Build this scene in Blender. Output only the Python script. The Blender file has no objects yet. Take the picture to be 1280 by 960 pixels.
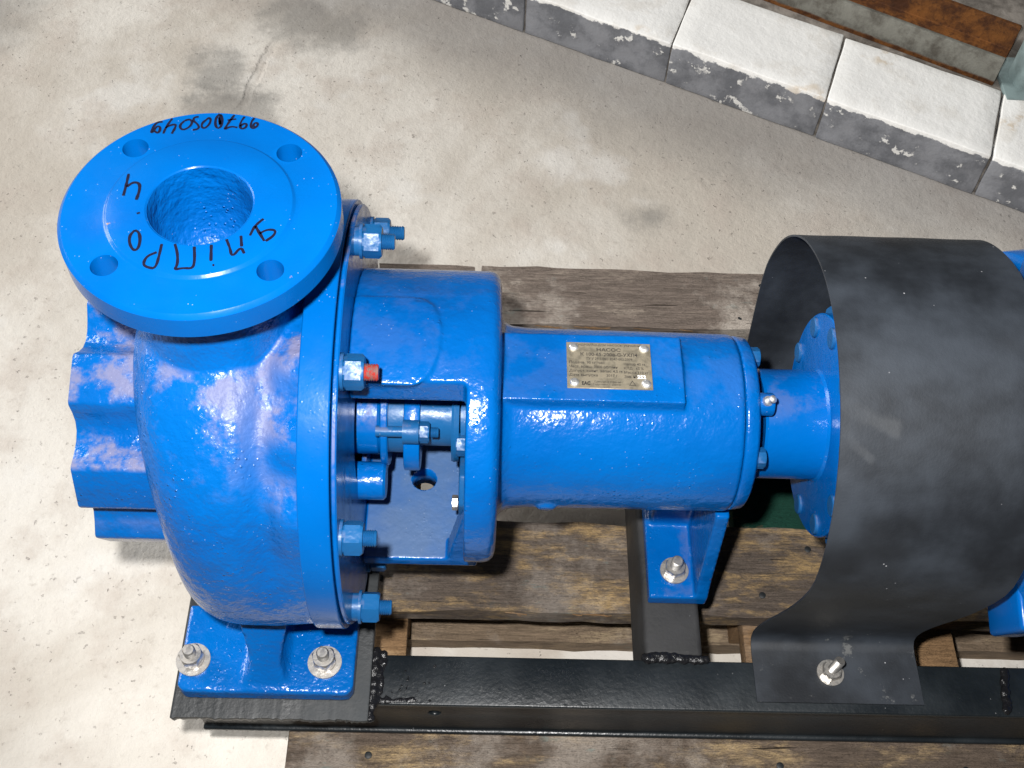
import bpy, bmesh, math, random
from mathutils import Vector, Matrix, noise as mnoise
random.seed(7)
S = 0.001
H0 = 400.0            # the floor lies 400 mm below the shaft axis; every measure below is in mm from the axis
sc = bpy.context.scene
C = sc.collection

# ------------------------------------------------------------------ camera, light, exposure
cd = bpy.data.cameras.new('camera'); cam = bpy.data.objects.new('camera', cd); C.objects.link(cam)
cam.location = (0.1837, -0.5165, (797.7 + H0) * S)
cam.rotation_euler = (math.radians(34.52), math.radians(-2.11), math.radians(0.40))
cd.sensor_width = 36.0; cd.lens = 36.0 * 1452.7 / 1280.0; cd.clip_start = 0.02; cd.clip_end = 50
sc.camera = cam

w = bpy.data.worlds.new('World'); sc.world = w; w.use_nodes = True
bg = w.node_tree.nodes['Background']; bg.inputs[0].default_value = (0.93, 0.97, 1.0, 1); bg.inputs[1].default_value = 0.05

def area(name, loc, target, size, power, col, sy=None):
    ld = bpy.data.lights.new(name, 'AREA'); ld.energy = power; ld.color = col
    ld.size = size
    if sy: ld.shape = 'RECTANGLE'; ld.size_y = sy
    o = bpy.data.objects.new(name, ld); C.objects.link(o); o.location = loc
    o.rotation_euler = (Vector(target) - Vector(loc)).to_track_quat('-Z', 'Y').to_euler()
    return o
# the camera's own flash, a hand's breadth up and left of the lens
fl = bpy.data.lights.new('camera_flash', 'SPOT'); fl.energy = 53; fl.color = (1.0, .985, .965); fl.shadow_soft_size = .016
fl.spot_size = math.radians(84); fl.spot_blend = .6
fo = bpy.data.objects.new('camera_flash', fl); C.objects.link(fo); fo.location = (0.125, -0.468, 1.233)
fo.rotation_euler = (Vector((.24, .30, .20)) - fo.location).to_track_quat('-Z', 'Y').to_euler()
# daylight from the open doorway to the left of the pump
area('doorway_daylight', (-3.7, 2.0, 2.2), (0.2, 0.8, 0.0), 2.2, 150, (1.0, 0.985, 0.96), 2.2)

sc.view_settings.view_transform = 'Standard'; sc.view_settings.look = 'None'
sc.view_settings.gamma = 1; sc.view_settings.use_curve_mapping = False
sc.view_settings.exposure = 0.62

# ------------------------------------------------------------------ materials
class NT:
    def __init__(s, name):
        s.m = bpy.data.materials.new(name); s.m.use_nodes = True
        s.t = s.m.node_tree; s.p = s.t.nodes['Principled BSDF']; s.tc = None
    def n(s, typ, **kw):
        nd = s.t.nodes.new(typ)
        for k, v in kw.items():
            if hasattr(nd, k) and not k.startswith('i_'): setattr(nd, k, v)
        return nd
    def lk(s, a, b): s.t.links.new(a, b)
    def put(s, sock, v):
        if isinstance(v, bpy.types.NodeSocket): s.lk(v, sock)
        elif isinstance(v, (tuple, list)): sock.default_value = (*v, 1) if len(v) == 3 and sock.type == 'RGBA' else v
        else: sock.default_value = v
    def coord(s, scale=(1, 1, 1), rnd=False):
        if not s.tc: s.tc = s.n('ShaderNodeTexCoord')
        mp = s.n('ShaderNodeMapping'); s.lk(s.tc.outputs['Object'], mp.inputs[0]); mp.inputs['Scale'].default_value = scale
        if rnd:
            oi = s.n('ShaderNodeObjectInfo'); mu = s.n('ShaderNodeMath', operation='MULTIPLY'); s.lk(oi.outputs['Random'], mu.inputs[0]); mu.inputs[1].default_value = 37
            cb = s.n('ShaderNodeCombineXYZ')
            for i in range(3): s.lk(mu.outputs[0], cb.inputs[i])
            s.lk(cb.outputs[0], mp.inputs['Location'])
        return mp.outputs[0]
    def noise(s, scale, detail=4, rough=.55, vec=None, dist=0.0):
        nd = s.n('ShaderNodeTexNoise'); s.lk(vec if vec is not None else s.coord(), nd.inputs['Vector'])
        nd.inputs['Scale'].default_value = scale; nd.inputs['Detail'].default_value = detail
        nd.inputs['Roughness'].default_value = rough; nd.inputs['Distortion'].default_value = dist
        return nd.outputs[0]
    def vor(s, scale, vec=None, feature='F1'):
        nd = s.n('ShaderNodeTexVoronoi', feature=feature); s.lk(vec if vec is not None else s.coord(), nd.inputs['Vector'])
        nd.inputs['Scale'].default_value = scale; return nd.outputs['Distance']
    def ramp(s, f, a, b, ca=0.0, cb=1.0):
        nd = s.n('ShaderNodeMapRange'); nd.interpolation_type = 'SMOOTHSTEP'; s.lk(f, nd.inputs[0])
        nd.inputs[1].default_value = a; nd.inputs[2].default_value = b; nd.inputs[3].default_value = ca; nd.inputs[4].default_value = cb
        return nd.outputs[0]
    def math(s, op, a, b=0.0):
        nd = s.n('ShaderNodeMath', operation=op); s.put(nd.inputs[0], a); s.put(nd.inputs[1], b); return nd.outputs[0]
    def mix(s, f, a, b):
        nd = s.n('ShaderNodeMix', data_type='RGBA'); s.put(nd.inputs[0], f); s.put(nd.inputs[6], a); s.put(nd.inputs[7], b); return nd.outputs[2]
    def bump(s, h, dist, strength=1.0, prev=None):
        nd = s.n('ShaderNodeBump'); s.lk(h, nd.inputs['Height']); nd.inputs['Distance'].default_value = dist; nd.inputs['Strength'].default_value = strength
        if prev: s.lk(prev, nd.inputs['Normal'])
        return nd.outputs[0]
    def up(s):
        g = s.n('ShaderNodeNewGeometry'); x = s.n('ShaderNodeSeparateXYZ'); s.lk(g.outputs['Normal'], x.inputs[0]); return x.outputs[2]
    def xyz(s):
        if not s.tc: s.tc = s.n('ShaderNodeTexCoord')
        x = s.n('ShaderNodeSeparateXYZ'); s.lk(s.tc.outputs['Object'], x.inputs[0]); return x.outputs
    def set(s, col, rough, bump=None, metal=0.0, spec=.5):
        s.put(s.p.inputs['Base Color'], col); s.put(s.p.inputs['Roughness'], rough); s.put(s.p.inputs['Metallic'], metal)
        s.put(s.p.inputs['Specular IOR Level'], spec)
        if bump is not None: s.lk(bump, s.p.inputs['Normal'])
        return s.m

BLUE = (0.0, 0.098, 0.36)
def paint(name, cast=1.0, dust=0.5, rough=.22, base=BLUE, upmin=.80, ledge=None, high=None, spec=.26):
    t = NT(name)
    tint = t.noise(9, 3); col = t.mix(t.ramp(tint, .35, .7), base, (base[0], base[1] * .80, base[2] * .85))
    # thin brownish-lilac workshop dust settled on what faces up
    d = t.math('MULTIPLY', t.ramp(t.up(), upmin, 1.0), t.ramp(t.noise(22, 6, .65), .47, .60))
    d = t.math('MULTIPLY', d, dust)
    if high: d = t.math('MULTIPLY', d, t.ramp(t.xyz()[2], high, high + .09))
    if ledge:       # thick dust lying on the flat floor of the lantern, out of reach of a rag
        lx = t.xyz(); q = t.math('MULTIPLY', t.ramp(lx[2], ledge + .004, ledge), t.ramp(t.up(), .90, .98))
        d = t.math('MAXIMUM', d, t.math('MULTIPLY', q, t.ramp(t.noise(14, 5, .6), .30, .60, .40, .62)))
        dustc = t.mix(q, (.17, .155, .225), (.115, .15, .19))
    else: dustc = (.17, .155, .225)
    sp = t.ramp(t.vor(260), .10, .02); spm = t.math('MULTIPLY', sp, t.ramp(t.noise(40, 2), .52, .60)); spm = t.math('MULTIPLY', spm, .7)
    chip = t.math('MULTIPLY', t.ramp(t.noise(130, 4, .7), .70, .735), t.ramp(t.noise(18, 2), .55, .66))
    col = t.mix(d, col, dustc); col = t.mix(spm, col, (.55, .56, .6)); col = t.mix(chip, col, (.22, .16, .13))
    r = t.math('ADD', t.math('MULTIPLY', d, .5), t.ramp(t.noise(35, 3), .3, .8, rough * .8, rough * 1.35))
    b = t.bump(t.noise(60, 3, .55), .0016 * cast)
    b = t.bump(t.noise(260, 3, .55), .00036 * cast, prev=b)
    pim = t.ramp(t.vor(210), .28, .0)
    b = t.bump(t.math('MULTIPLY', pim, t.ramp(t.noise(25, 2), .50, .62)), .0004 * cast, prev=b)
    m = t.set(col, r, b, spec=spec)
    t.p.inputs['Coat Weight'].default_value = .0; t.p.inputs['Coat Roughness'].default_value = .22
    return m
M = {}
M['cast'] = paint('blue paint on rough casting', 1.7, .80, .22, upmin=.45, high=.10, spec=.42)
M['body'] = paint('blue paint on bearing bracket', 1.0, .07, .20, ledge=.088, spec=.32)
M['arm'] = paint('blue paint on support leg', .8, .2)
M['casting2'] = paint('blue paint on coupling', .5, .25)
M['inner'] = paint('blue paint dusty', .5, .9, upmin=.45)
M['smooth'] = paint('blue paint on machined face', .16, .0, .24, spec=.16)
M['small'] = paint('blue paint on fasteners', .5, .6, .36, (0.008, .088, .24))
M['bore'] = paint('blue paint in rough bore', 2.6, .0, .34)

def black(name, base=(.0065, .009, .011), rough=.34, scuff=.5, fine=.0004):
    t = NT(name)
    n1 = t.noise(7, 5, .6); n2 = t.noise(60, 5, .65)
    f = t.math('MULTIPLY', t.ramp(n1, .45, .7), scuff)
    col = t.mix(f, base, tuple(b * 2.6 + .004 for b in base))
    s2 = t.math('MULTIPLY', t.ramp(n2, .68, .74), t.ramp(n1, .52, .60)); col = t.mix(t.math('MULTIPLY', s2, .5), col, (.20, .20, .19))
    sp = t.ramp(t.vor(120), .07, .015); col = t.mix(t.math('MULTIPLY', sp, t.ramp(t.noise(30, 2), .56, .62)), col, (.30, .30, .31))
    return t.set(col, t.ramp(n1, .3, .75, rough * .75, min(1, rough * 1.5)), t.bump(t.noise(240, 4, .6), fine), spec=.42)
M['black'] = black('black painted frame')
M['plate'] = black('black painted plate', (.011, .013, .0145), .5, .8)
M['dusty'] = black('dusty grey black steel', (.013, .013, .0135), .6, 1.0)
M['weld'] = black('black weld bead', (.008, .008, .009), .22, .1, .0012)
STREAKS = ((-.066, .3265, -.0317, .3190, .0045), (-.066, .3155, -.0500, .3050, .0035))
def guard_mat():
    t = NT('charcoal sheet steel')
    n1 = t.noise(7, 5, .62); n3 = t.noise(8, 3, .55)
    col = t.mix(t.ramp(n1, .36, .66), (.007, .0088, .012), (.030, .037, .048))
    col = t.mix(t.math('MULTIPLY', t.ramp(n3, .54, .70), .75), col, (.006, .007, .009))
    sc_ = t.noise(26, 3, .5, t.coord((1, .25, .25)), .8)
    col = t.mix(t.math('MULTIPLY', t.ramp(sc_, .70, .76), .30), col, (.20, .20, .21))
    x = t.xyz()
    scuff = t.math('MULTIPLY', t.ramp(x[2], .020, .006), t.ramp(t.noise(32, 6, .75), .60, .66))   # bare paint-worn patches on the foot
    col = t.mix(t.math('MULTIPLY', scuff, .38), col, (.20, .20, .19))
    def streak(x0, z0, x1, z1, w0):      # a rubbed, paler finger mark in the paint
        L = math.hypot(x1 - x0, z1 - z0); ux, uz = (x1 - x0) / L, (z1 - z0) / L
        dx = t.math('SUBTRACT', x[0], x0); dz = t.math('SUBTRACT', x[2], z0)
        al = t.math('ADD', t.math('MULTIPLY', dx, ux), t.math('MULTIPLY', dz, uz)); pe = t.math('SUBTRACT', t.math('MULTIPLY', dz, ux), t.math('MULTIPLY', dx, uz))
        pe = t.math('ADD', pe, t.math('MULTIPLY', t.math('SUBTRACT', t.noise(60, 4, .6), .5), .006))
        front = t.ramp(x[1], .0, -.02)
        return t.math('MULTIPLY', front, t.math('MULTIPLY', t.ramp(t.math('ABSOLUTE', pe), w0, w0 * .25), t.math('MULTIPLY', t.ramp(al, -.012, L * .9), t.ramp(al, L + .003, L - .002))))
    stk = t.math('MAXIMUM', streak(*STREAKS[0]), t.math('MULTIPLY', streak(*STREAKS[1]), .7))
    col = t.mix(t.math('MULTIPLY', stk, .18), col, (.13, .135, .14))
    sp = t.ramp(t.vor(95), .075, .02); col = t.mix(t.math('MULTIPLY', sp, t.ramp(t.noise(20, 2), .50, .60)), col, (.40, .40, .42))
    return t.set(col, t.ramp(n1, .3, .7, .50, .66), t.bump(t.noise(500, 3), .00012))
M['guard'] = guard_mat()
def steel(name, col=(.55, .53, .50), rough=.32, dirt=.4):
    t = NT(name); n = t.noise(180, 4, .6)
    c = t.mix(t.math('MULTIPLY', t.ramp(n, .45, .65), dirt), col, (.16, .13, .10))
    return t.set(c, t.ramp(n, .3, .7, rough, rough + .25), t.bump(n, .0002), metal=.9)
M['steel'] = steel('zinc plated steel')
M['rivet'] = steel('aluminium rivet', (.80, .80, .80), .35, .1)
M['brass'] = steel('worn plate metal', (.40, .355, .27), .5, .2)
t = NT('red thread paint'); M['red'] = t.set(t.mix(t.ramp(t.noise(300, 3), .4, .6), (.36, .030, .022), (.20, .11, .10)), .5)
t = NT('black marker ink'); M['ink'] = t.set((.006, .006, .02), .35)
t = NT('plate print'); M['print'] = t.set((.025, .022, .02), .6)
t = NT('stamped bright digits'); M['stamp'] = t.set((.85, .85, .85), .35)
t = NT('dark bushing'); M['dark'] = t.set((.012, .012, .013), .6)

def wood(name, light=(.42, .31, .19), dark=(.075, .048, .026), bleach=.35, stain=.5, paintcol=None):
    light = tuple(a * .95 for a in light); dark = tuple(a * .92 for a in dark)
    t = NT(name)
    v = t.coord((1, 14, 14), True); v2 = t.coord((1, 3.2, 3.2), True); v3 = t.coord((1, 1, 1), True)
    g = t.noise(30, 8, .72, v, .15); fine = t.noise(150, 6, .75, v); blot = t.noise(11, 9, .74, v2, .15); bl2 = t.noise(6, 6, .7, v3, .1); grit = t.noise(190, 6, .75, v3)
    base_ = t.mix(t.ramp(g, .30, .70), tuple(a * .9 for a in dark), tuple(a * 1.9 for a in dark))
    gold = t.math('MULTIPLY', t.ramp(blot, .64 - .20 * (1 - stain), .46 - .20 * (1 - stain)), t.ramp(fine, .66, .44))
    gold = t.math('MULTIPLY', gold, t.ramp(g, .30, .58, .35, 1.0))
    col = t.mix(gold, base_, light)
    col = t.mix(t.math('MULTIPLY', t.ramp(bl2, .50, .64), bleach), col, (.52, .46, .40))
    col = t.mix(t.math('MULTIPLY', t.ramp(grit, .54, .68), .5), col, tuple(a * 1.2 for a in dark))
    crack = t.ramp(t.noise(9, 3, .5, t.coord((1, 26, 26), True)), .700, .715); col = t.mix(t.math('MULTIPLY', crack, .9), col, (.018, .012, .008))
    mould = t.math('MULTIPLY', t.ramp(t.noise(26, 4, .65, v2), .60, .68), t.ramp(bl2, .48, .60))
    col = t.mix(t.math('MULTIPLY', mould, .28), col, (.10, .24, .24))
    if paintcol: col = t.mix(t.ramp(t.noise(30, 5, .7, v2), .30, .42), col, paintcol)
    b = t.bump(g, .0026); b = t.bump(fine, .0014, prev=b); b = t.bump(crack, -.003, prev=b); b = t.bump(grit, .0006, prev=b)
    return t.set(col, .82, b, spec=.25)
M['wood_old'] = wood('weathered wet pallet board', (.54, .36, .155), (.092, .072, .058), bleach=.32, stain=.48)
M['wood_mid'] = wood('stained pallet board', (.54, .385, .20), (.10, .075, .057), bleach=.45, stain=.36)
M['wood_grey'] = wood('bleached grey pallet board', (.44, .37, .30), (.15, .12, .10), .85, .35)
M['wood_new'] = wood('fresh pallet wood', (.58, .42, .25), (.20, .12, .06), .25, .05)
M['wood_tan'] = wood('tan pallet board', (.56, .43, .27), (.17, .125, .085), .35, .25)
M['wood_green'] = wood('green painted pallet wood', paintcol=(.008, .055, .036))

def floor_mat():
    t = NT('pale worn concrete')
    big = t.noise(2.3, 5, .6, dist=.4); mid = t.noise(11, 6, .65); fine = t.noise(70, 6, .7); v = t.coord()
    col = t.mix(t.ramp(big, .38, .60), (.50, .455, .395), (.665, .63, .575))
    col = t.mix(t.math('MULTIPLY', t.ramp(mid, .46, .68), .55), col, (.47, .41, .355))
    col = t.mix(t.math('MULTIPLY', t.ramp(fine, .54, .76), .42), col, (.31, .265, .225))
    pits = t.math('MULTIPLY', t.ramp(t.noise(115, 3, .6), .655, .70), t.ramp(mid, .38, .56))
    col = t.mix(t.math('MULTIPLY', pits, .34), col, (.17, .14, .12))
    sp = t.math('MULTIPLY', t.ramp(t.vor(38), .085, .03), t.ramp(t.noise(13, 2), .50, .58)); col = t.mix(t.math('MULTIPLY', sp, .35), col, (.20, .17, .15))
    wn = t.math('MULTIPLY', t.ramp(t.noise(4.5, 4, .6), .55, .66), .55); col = t.mix(wn, col, (.70, .68, .645))
    # damp grey stains beyond the pump, and the trodden dirty strip along the kerb
    x = t.xyz()
    def spot(cx, cy, r0, r1, nz=.10):
        dx = t.math('SUBTRACT', x[0], cx); dy = t.math('SUBTRACT', x[1], cy)
        d = t.math('SQRT', t.math('ADD', t.math('MULTIPLY', dx, dx), t.math('MULTIPLY', dy, dy)))
        d = t.math('ADD', d, t.math('MULTIPLY', t.math('SUBTRACT', t.noise(9, 6, .7), .5), nz * 4))
        return t.ramp(d, r1, r0)
    for a in ((-.205, .77, .03, .10, .06), (-.22, .86, .02, .07, .05), (-.10, 1.0, .03, .10, .06), (-.66, 1.0, .05, .20, .05), (.42, .60, .0, .05, .04)):
        col = t.mix(t.math('MULTIPLY', spot(*a), .62), col, (.205, .195, .18))
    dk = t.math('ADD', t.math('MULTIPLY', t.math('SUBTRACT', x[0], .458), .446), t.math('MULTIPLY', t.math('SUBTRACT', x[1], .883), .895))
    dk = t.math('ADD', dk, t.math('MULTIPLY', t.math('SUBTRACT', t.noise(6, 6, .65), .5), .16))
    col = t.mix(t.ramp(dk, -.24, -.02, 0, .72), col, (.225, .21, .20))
    def crack(x0, y0, x1, y1, wd, wob):
        L = math.hypot(x1 - x0, y1 - y0); ux, uy = (x1 - x0) / L, (y1 - y0) / L
        dx = t.math('SUBTRACT', x[0], x0); dy = t.math('SUBTRACT', x[1], y0)
        al = t.math('ADD', t.math('MULTIPLY', dx, ux), t.math('MULTIPLY', dy, uy)); pe = t.math('SUBTRACT', t.math('MULTIPLY', dy, ux), t.math('MULTIPLY', dx, uy))
        pe = t.math('ADD', pe, t.math('MULTIPLY', t.math('SUBTRACT', t.noise(14, 5, .65), .5), wob))
        m_ = t.math('MULTIPLY', t.ramp(t.math('ABSOLUTE', pe), wd, wd * .3), t.math('MULTIPLY', t.ramp(al, -.02, .03), t.ramp(al, L + .02, L - .04)))
        return m_
    ck = crack(-.185, .79, -.147, .95, .009, .03)
    col = t.mix(t.math('MULTIPLY', ck, .14), col, (.22, .19, .165))
    b = t.bump(mid, .004); b = t.bump(fine, .0016, prev=b); b = t.bump(ck, -.0016, prev=b); b = t.bump(pits, -.0012, prev=b)
    return t.set(col, .78, b, spec=.3)
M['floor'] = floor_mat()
def brick_mat():
    t = NT('whitewashed brick with grey painted face')
    x = t.xyz(); v = t.coord((1, 1, 1), True)
    n = t.noise(16, 6, .65, v); n2 = t.noise(45, 5, .65, v)
    white = t.mix(t.math('MULTIPLY', t.ramp(n, .50, .66), .45), (.88, .87, .845), (.68, .64, .58))
    white = t.mix(t.math('MULTIPLY', t.math('MULTIPLY', t.ramp(t.noise(9, 3, .5, v), .62, .70), t.ramp(n2, .45, .6)), .45), white, (.55, .38, .18))
    grey = t.mix(t.ramp(n, .40, .62), (.26, .265, .285), (.15, .155, .17))
    grey = t.mix(t.math('MULTIPLY', t.ramp(n2, .585, .63), t.ramp(n, .48, .54)), grey, (.76, .75, .72))
    edge = t.math('ADD', x[2], t.math('MULTIPLY', t.math('SUBTRACT', n2, .5), .024))
    col = t.mix(t.ramp(edge, .0665, .0690), grey, white)
    b = t.bump(n, .003); b = t.bump(n2, .0012, prev=b)
    return t.set(col, .8, b, spec=.3)
M['brick'] = brick_mat()
t = NT('dirty mortar'); n = t.noise(30, 6, .65); M['mortar'] = t.set(t.mix(t.ramp(n, .35, .65), (.13, .115, .10), (.30, .27, .24)), .9, t.bump(n, .003), spec=.2)
def rust_mat():
    t = NT('rusted channel steel')
    x = t.xyz(); n = t.noise(28, 6, .68); n2 = t.noise(120, 4, .65)
    rust = t.mix(t.ramp(n, .36, .62), (.07, .027, .012), (.22, .085, .022)); rust = t.mix(t.math('MULTIPLY', t.ramp(n2, .52, .66), .6), rust, (.05, .022, .012))
    gre = t.mix(t.ramp(n, .40, .70), (.23, .225, .195), (.10, .09, .075))
    f = t.math('ADD', x[1], t.math('MULTIPLY', t.math('SUBTRACT', n, .5), .004))   # outer face keeps grey primer, the inside has rusted through
    fz = t.math('ADD', x[2], t.math('MULTIPLY', t.math('SUBTRACT', n, .5), .012))
    g = t.math('MULTIPLY', t.ramp(f, .0105, .0085), t.ramp(fz, .006, .010))
    return t.set(t.mix(g, rust, gre), .8, t.bump(n2, .0012), spec=.25)
M['rust'] = rust_mat()
t = NT('grey green paint'); n = t.noise(30, 5); M['post'] = t.set(t.mix(t.ramp(n, .4, .65), (.22, .29, .29), (.14, .18, .18)), .6, t.bump(n, .001))

# ------------------------------------------------------------------ mesh helpers (mm, from the shaft axis)
ORG = {}
def new_mesh(name, V, F, org=(0, 0, 0), smooth=None):
    me = bpy.data.meshes.new(name)
    me.from_pydata([((v[0] - org[0]) * S, (v[1] - org[1]) * S, (v[2] - org[2]) * S) for v in V], [], F)
    bm = bmesh.new(); bm.from_mesh(me); bmesh.ops.recalc_face_normals(bm, faces=bm.faces); bm.to_mesh(me); bm.free()
    if smooth: shade(me, smooth)
    return me
def shade(me, ang):
    me.polygons.foreach_set('use_smooth', [True] * len(me.polygons))
    if ang < 179: me.set_sharp_from_angle(angle=math.radians(ang))
def tag(o, label, cat, group=None, kind=None):
    if label: o['label'] = label
    if cat: o['category'] = cat
    if group: o['group'] = group
    if kind: o['kind'] = kind
    return o
def thing(name, label, cat, org=(0, 0, 0), group=None, kind=None):
    o = bpy.data.objects.new(name, None); C.objects.link(o); o.empty_display_size = .05
    o.location = (org[0] * S, org[1] * S, (org[2] + H0) * S); ORG[o] = org
    return tag(o, label, cat, group, kind)
def link(name, me, mat, parent=None, org=None):
    o = bpy.data.objects.new(name, me); C.objects.link(o)
    if mat: 
        me.materials.clear(); me.materials.append(M[mat])
    if parent: o.parent = parent
    return o
def part(name, geo, mat, parent, smooth=35):
    org = ORG[parent]; me = new_mesh(name, geo[0], geo[1], org, smooth)
    o = link(name, me, mat, parent); ORG[o] = org
    return o
def put(name, me, mat, parent, loc, mtx=None, label=None):
    """a mesh made about its own origin (already metres), set at loc (mm) under parent"""
    o = bpy.data.objects.new(name, me); C.objects.link(o); o.parent = parent
    if mat and not me.materials: me.materials.append(M[mat])
    po = ORG[parent]; m = Matrix.Translation(Vector([(loc[i] - po[i]) * S for i in range(3)]))
    if mtx is not None: m = m @ mtx.to_4x4()
    o.matrix_local = m; ORG[o] = None
    if label: o['label'] = label
    return o
def join(*gs):
    V, F = [], []
    for v, f in gs:
        b = len(V); V += list(v); F += [tuple(i + b for i in q) for q in f]
    return V, F
def box(x0, x1, y0, y1, z0, z1):
    V = [(x, y, z) for x in (x0, x1) for y in (y0, y1) for z in (z0, z1)]
    return V, [(0, 1, 3, 2), (4, 6, 7, 5), (0, 4, 5, 1), (2, 3, 7, 6), (0, 2, 6, 4), (1, 5, 7, 3)]
def lathe(prof, axis='x', n=96, c=(0, 0, 0), closed=False):
    """prof: (along, radius); capped on the axis unless closed ring"""
    V, F = [], []; k = len(prof)
    for i in range(n):
        a = 2 * math.pi * i / n; cc, ss = math.cos(a), math.sin(a)
        for t_, r in prof:
            V.append((c[0] + t_, c[1] + r * cc, c[2] + r * ss) if axis == 'x' else (c[0] + r * cc, c[1] + r * ss, c[2] + t_))
    for i in range(n):
        j = (i + 1) % n
        for q in range(k if closed else k - 1):
            q2 = (q + 1) % k; F.append((i * k + q, j * k + q, j * k + q2, i * k + q2))
    if not closed:
        F.append(tuple(i * k for i in range(n))[::-1]); F.append(tuple(i * k + k - 1 for i in range(n)))
    return V, F
def prism(poly, lo, hi, plane='yz'):
    n = len(poly); f = {'yz': lambda p, t_: (t_, p[0], p[1]), 'xz': lambda p, t_: (p[0], t_, p[1]), 'xy': lambda p, t_: (p[0], p[1], t_)}[plane]
    V = [f(p, lo) for p in poly] + [f(p, hi) for p in poly]
    return V, [tuple(range(n))[::-1], tuple(range(n, 2 * n))] + [(i, (i + 1) % n, n + (i + 1) % n, n + i) for i in range(n)]
def tube(pts, r, n=10):
    V, F = [], []; P = [Vector(p) for p in pts]
    for i, p in enumerate(P):
        d = (P[min(i + 1, len(P) - 1)] - P[max(i - 1, 0)]).normalized(); q = d.to_track_quat('Z', 'Y')
        for k in range(n): V.append(tuple(p + q @ Vector((r * math.cos(2 * math.pi * k / n), r * math.sin(2 * math.pi * k / n), 0))))
    for i in range(len(P) - 1):
        for k in range(n): F.append((i * n + k, i * n + (k + 1) % n, (i + 1) * n + (k + 1) % n, (i + 1) * n + k))
    F += [tuple(range(n))[::-1], tuple(range((len(P) - 1) * n, len(P) * n))]
    return V, F
def bevel(me, w, seg=2, ang=30):
    bm = bmesh.new(); bm.from_mesh(me)
    E = [e for e in bm.edges if len(e.link_faces) == 2 and e.calc_face_angle(0) > math.radians(ang)]
    bmesh.ops.bevel(bm, geom=E, offset=w * S, segments=seg, affect='EDGES', profile=.5, clamp_overlap=True)
    bm.to_mesh(me); bm.free(); return me
def bpart(name, geo, mat, parent, w=1.5, seg=2, smooth=40):
    o = part(name, geo, mat, parent, None); bevel(o.data, w, seg); shade(o.data, smooth); return o
def tmp(geo):
    o = bpy.data.objects.new('tmp', new_mesh('tmp', *geo)); C.objects.link(o); return o
def bake(o):
    dg = bpy.context.evaluated_depsgraph_get(); dg.update()
    me = bpy.data.meshes.new_from_object(o.evaluated_get(dg)); return me
def cut(o, cutters, solver='EXACT'):
    for c in cutters:
        m = o.modifiers.new('b', 'BOOLEAN'); m.object = c; m.operation = 'DIFFERENCE'; m.solver = solver
    me = bake(o)
    o.modifiers.clear(); o.data = me
    for c in cutters: bpy.data.objects.remove(c)
    return o
def remesh(o, voxel, smooth=3, fac=.5):
    m = o.modifiers.new('r', 'REMESH'); m.mode = 'VOXEL'; m.voxel_size = voxel * S; m.use_smooth_shade = True
    if smooth: s = o.modifiers.new('s', 'SMOOTH'); s.iterations = smooth; s.factor = fac
    me = bake(o); o.modifiers.clear(); o.data = me; return o
def finish(o, name, mat, parent, smooth=180):
    """turn a working object (mm from the axis, in metres) into a part"""
    org = ORG[parent]; me = o.data; me.transform(Matrix.Translation(Vector(org) * -S)); bpy.data.objects.remove(o)
    me.name = name; shade(me, smooth); p = link(name, me, mat, parent); ORG[p] = org; return p
def sstep(x, a, b):
    t_ = max(0., min(1., (x - a) / (b - a))); return t_ * t_ * (3 - 2 * t_)

# fasteners about their own origin, pointing +Z, metres
def hexnut(af, h):
    R = af / math.sqrt(3); V, F = [], []
    n = 24
    def ring(z, cham):
        for i in range(n):
            a = 2 * math.pi * i / n
            k = (a % (math.pi / 3)) - math.pi / 6; rr = (af / 2) / math.cos(k)
            rr = min(rr, cham); V.append((rr * math.cos(a), rr * math.sin(a), z))
    for z, c in ((0, af / 2 * 1.0), (h * .10, R), (h * .86, R), (h, af / 2 * .98)): ring(z, c)
    for q in range(3):
        for i in range(n): F.append((q * n + i, q * n + (i + 1) % n, (q + 1) * n + (i + 1) % n, (q + 1) * n + i))
    F += [tuple(range(n))[::-1], tuple(range(3 * n, 4 * n))]
    return new_mesh('nut', V, F, smooth=25)
def thread(r, h, pitch=1.6):
    prof = [(0, r)]; z = .0
    while z < h - pitch * 1.4: prof += [(z + pitch * .5, r * .86), (z + pitch, r)]; z += pitch
    prof += [(h, r * .82)]
    g = lathe(prof, 'z', 20); return new_mesh('stud', *g, smooth=30)
def washer(r1, r0, h):
    return new_mesh('washer', *lathe([(0, r0), (0, r1), (h, r1), (h, r0)], 'z', 32, closed=True), smooth=30)
TOX = Matrix.Rotation(math.radians(90), 3, 'Y')      # +Z -> +X

# ------------------------------------------------------------------ the floor
def grid_floor():
    V, F = [], []; x0, x1, y0, y1, n = -2600, 3000, -2400, 3400, 60
    for j in range(n + 1):
        for i in range(n + 1): V.append((x0 + (x1 - x0) * i / n, y0 + (y1 - y0) * j / n, -400))
    for j in range(n):
        for i in range(n): a = j * (n + 1) + i; F.append((a, a + 1, a + n + 2, a + n + 1))
    return V, F
me = new_mesh('floor', *grid_floor(), org=(0, 0, -400)); o = link('floor', me, 'floor'); o.location = (0, 0, 0); tag(o, None, None, kind='structure')

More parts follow.
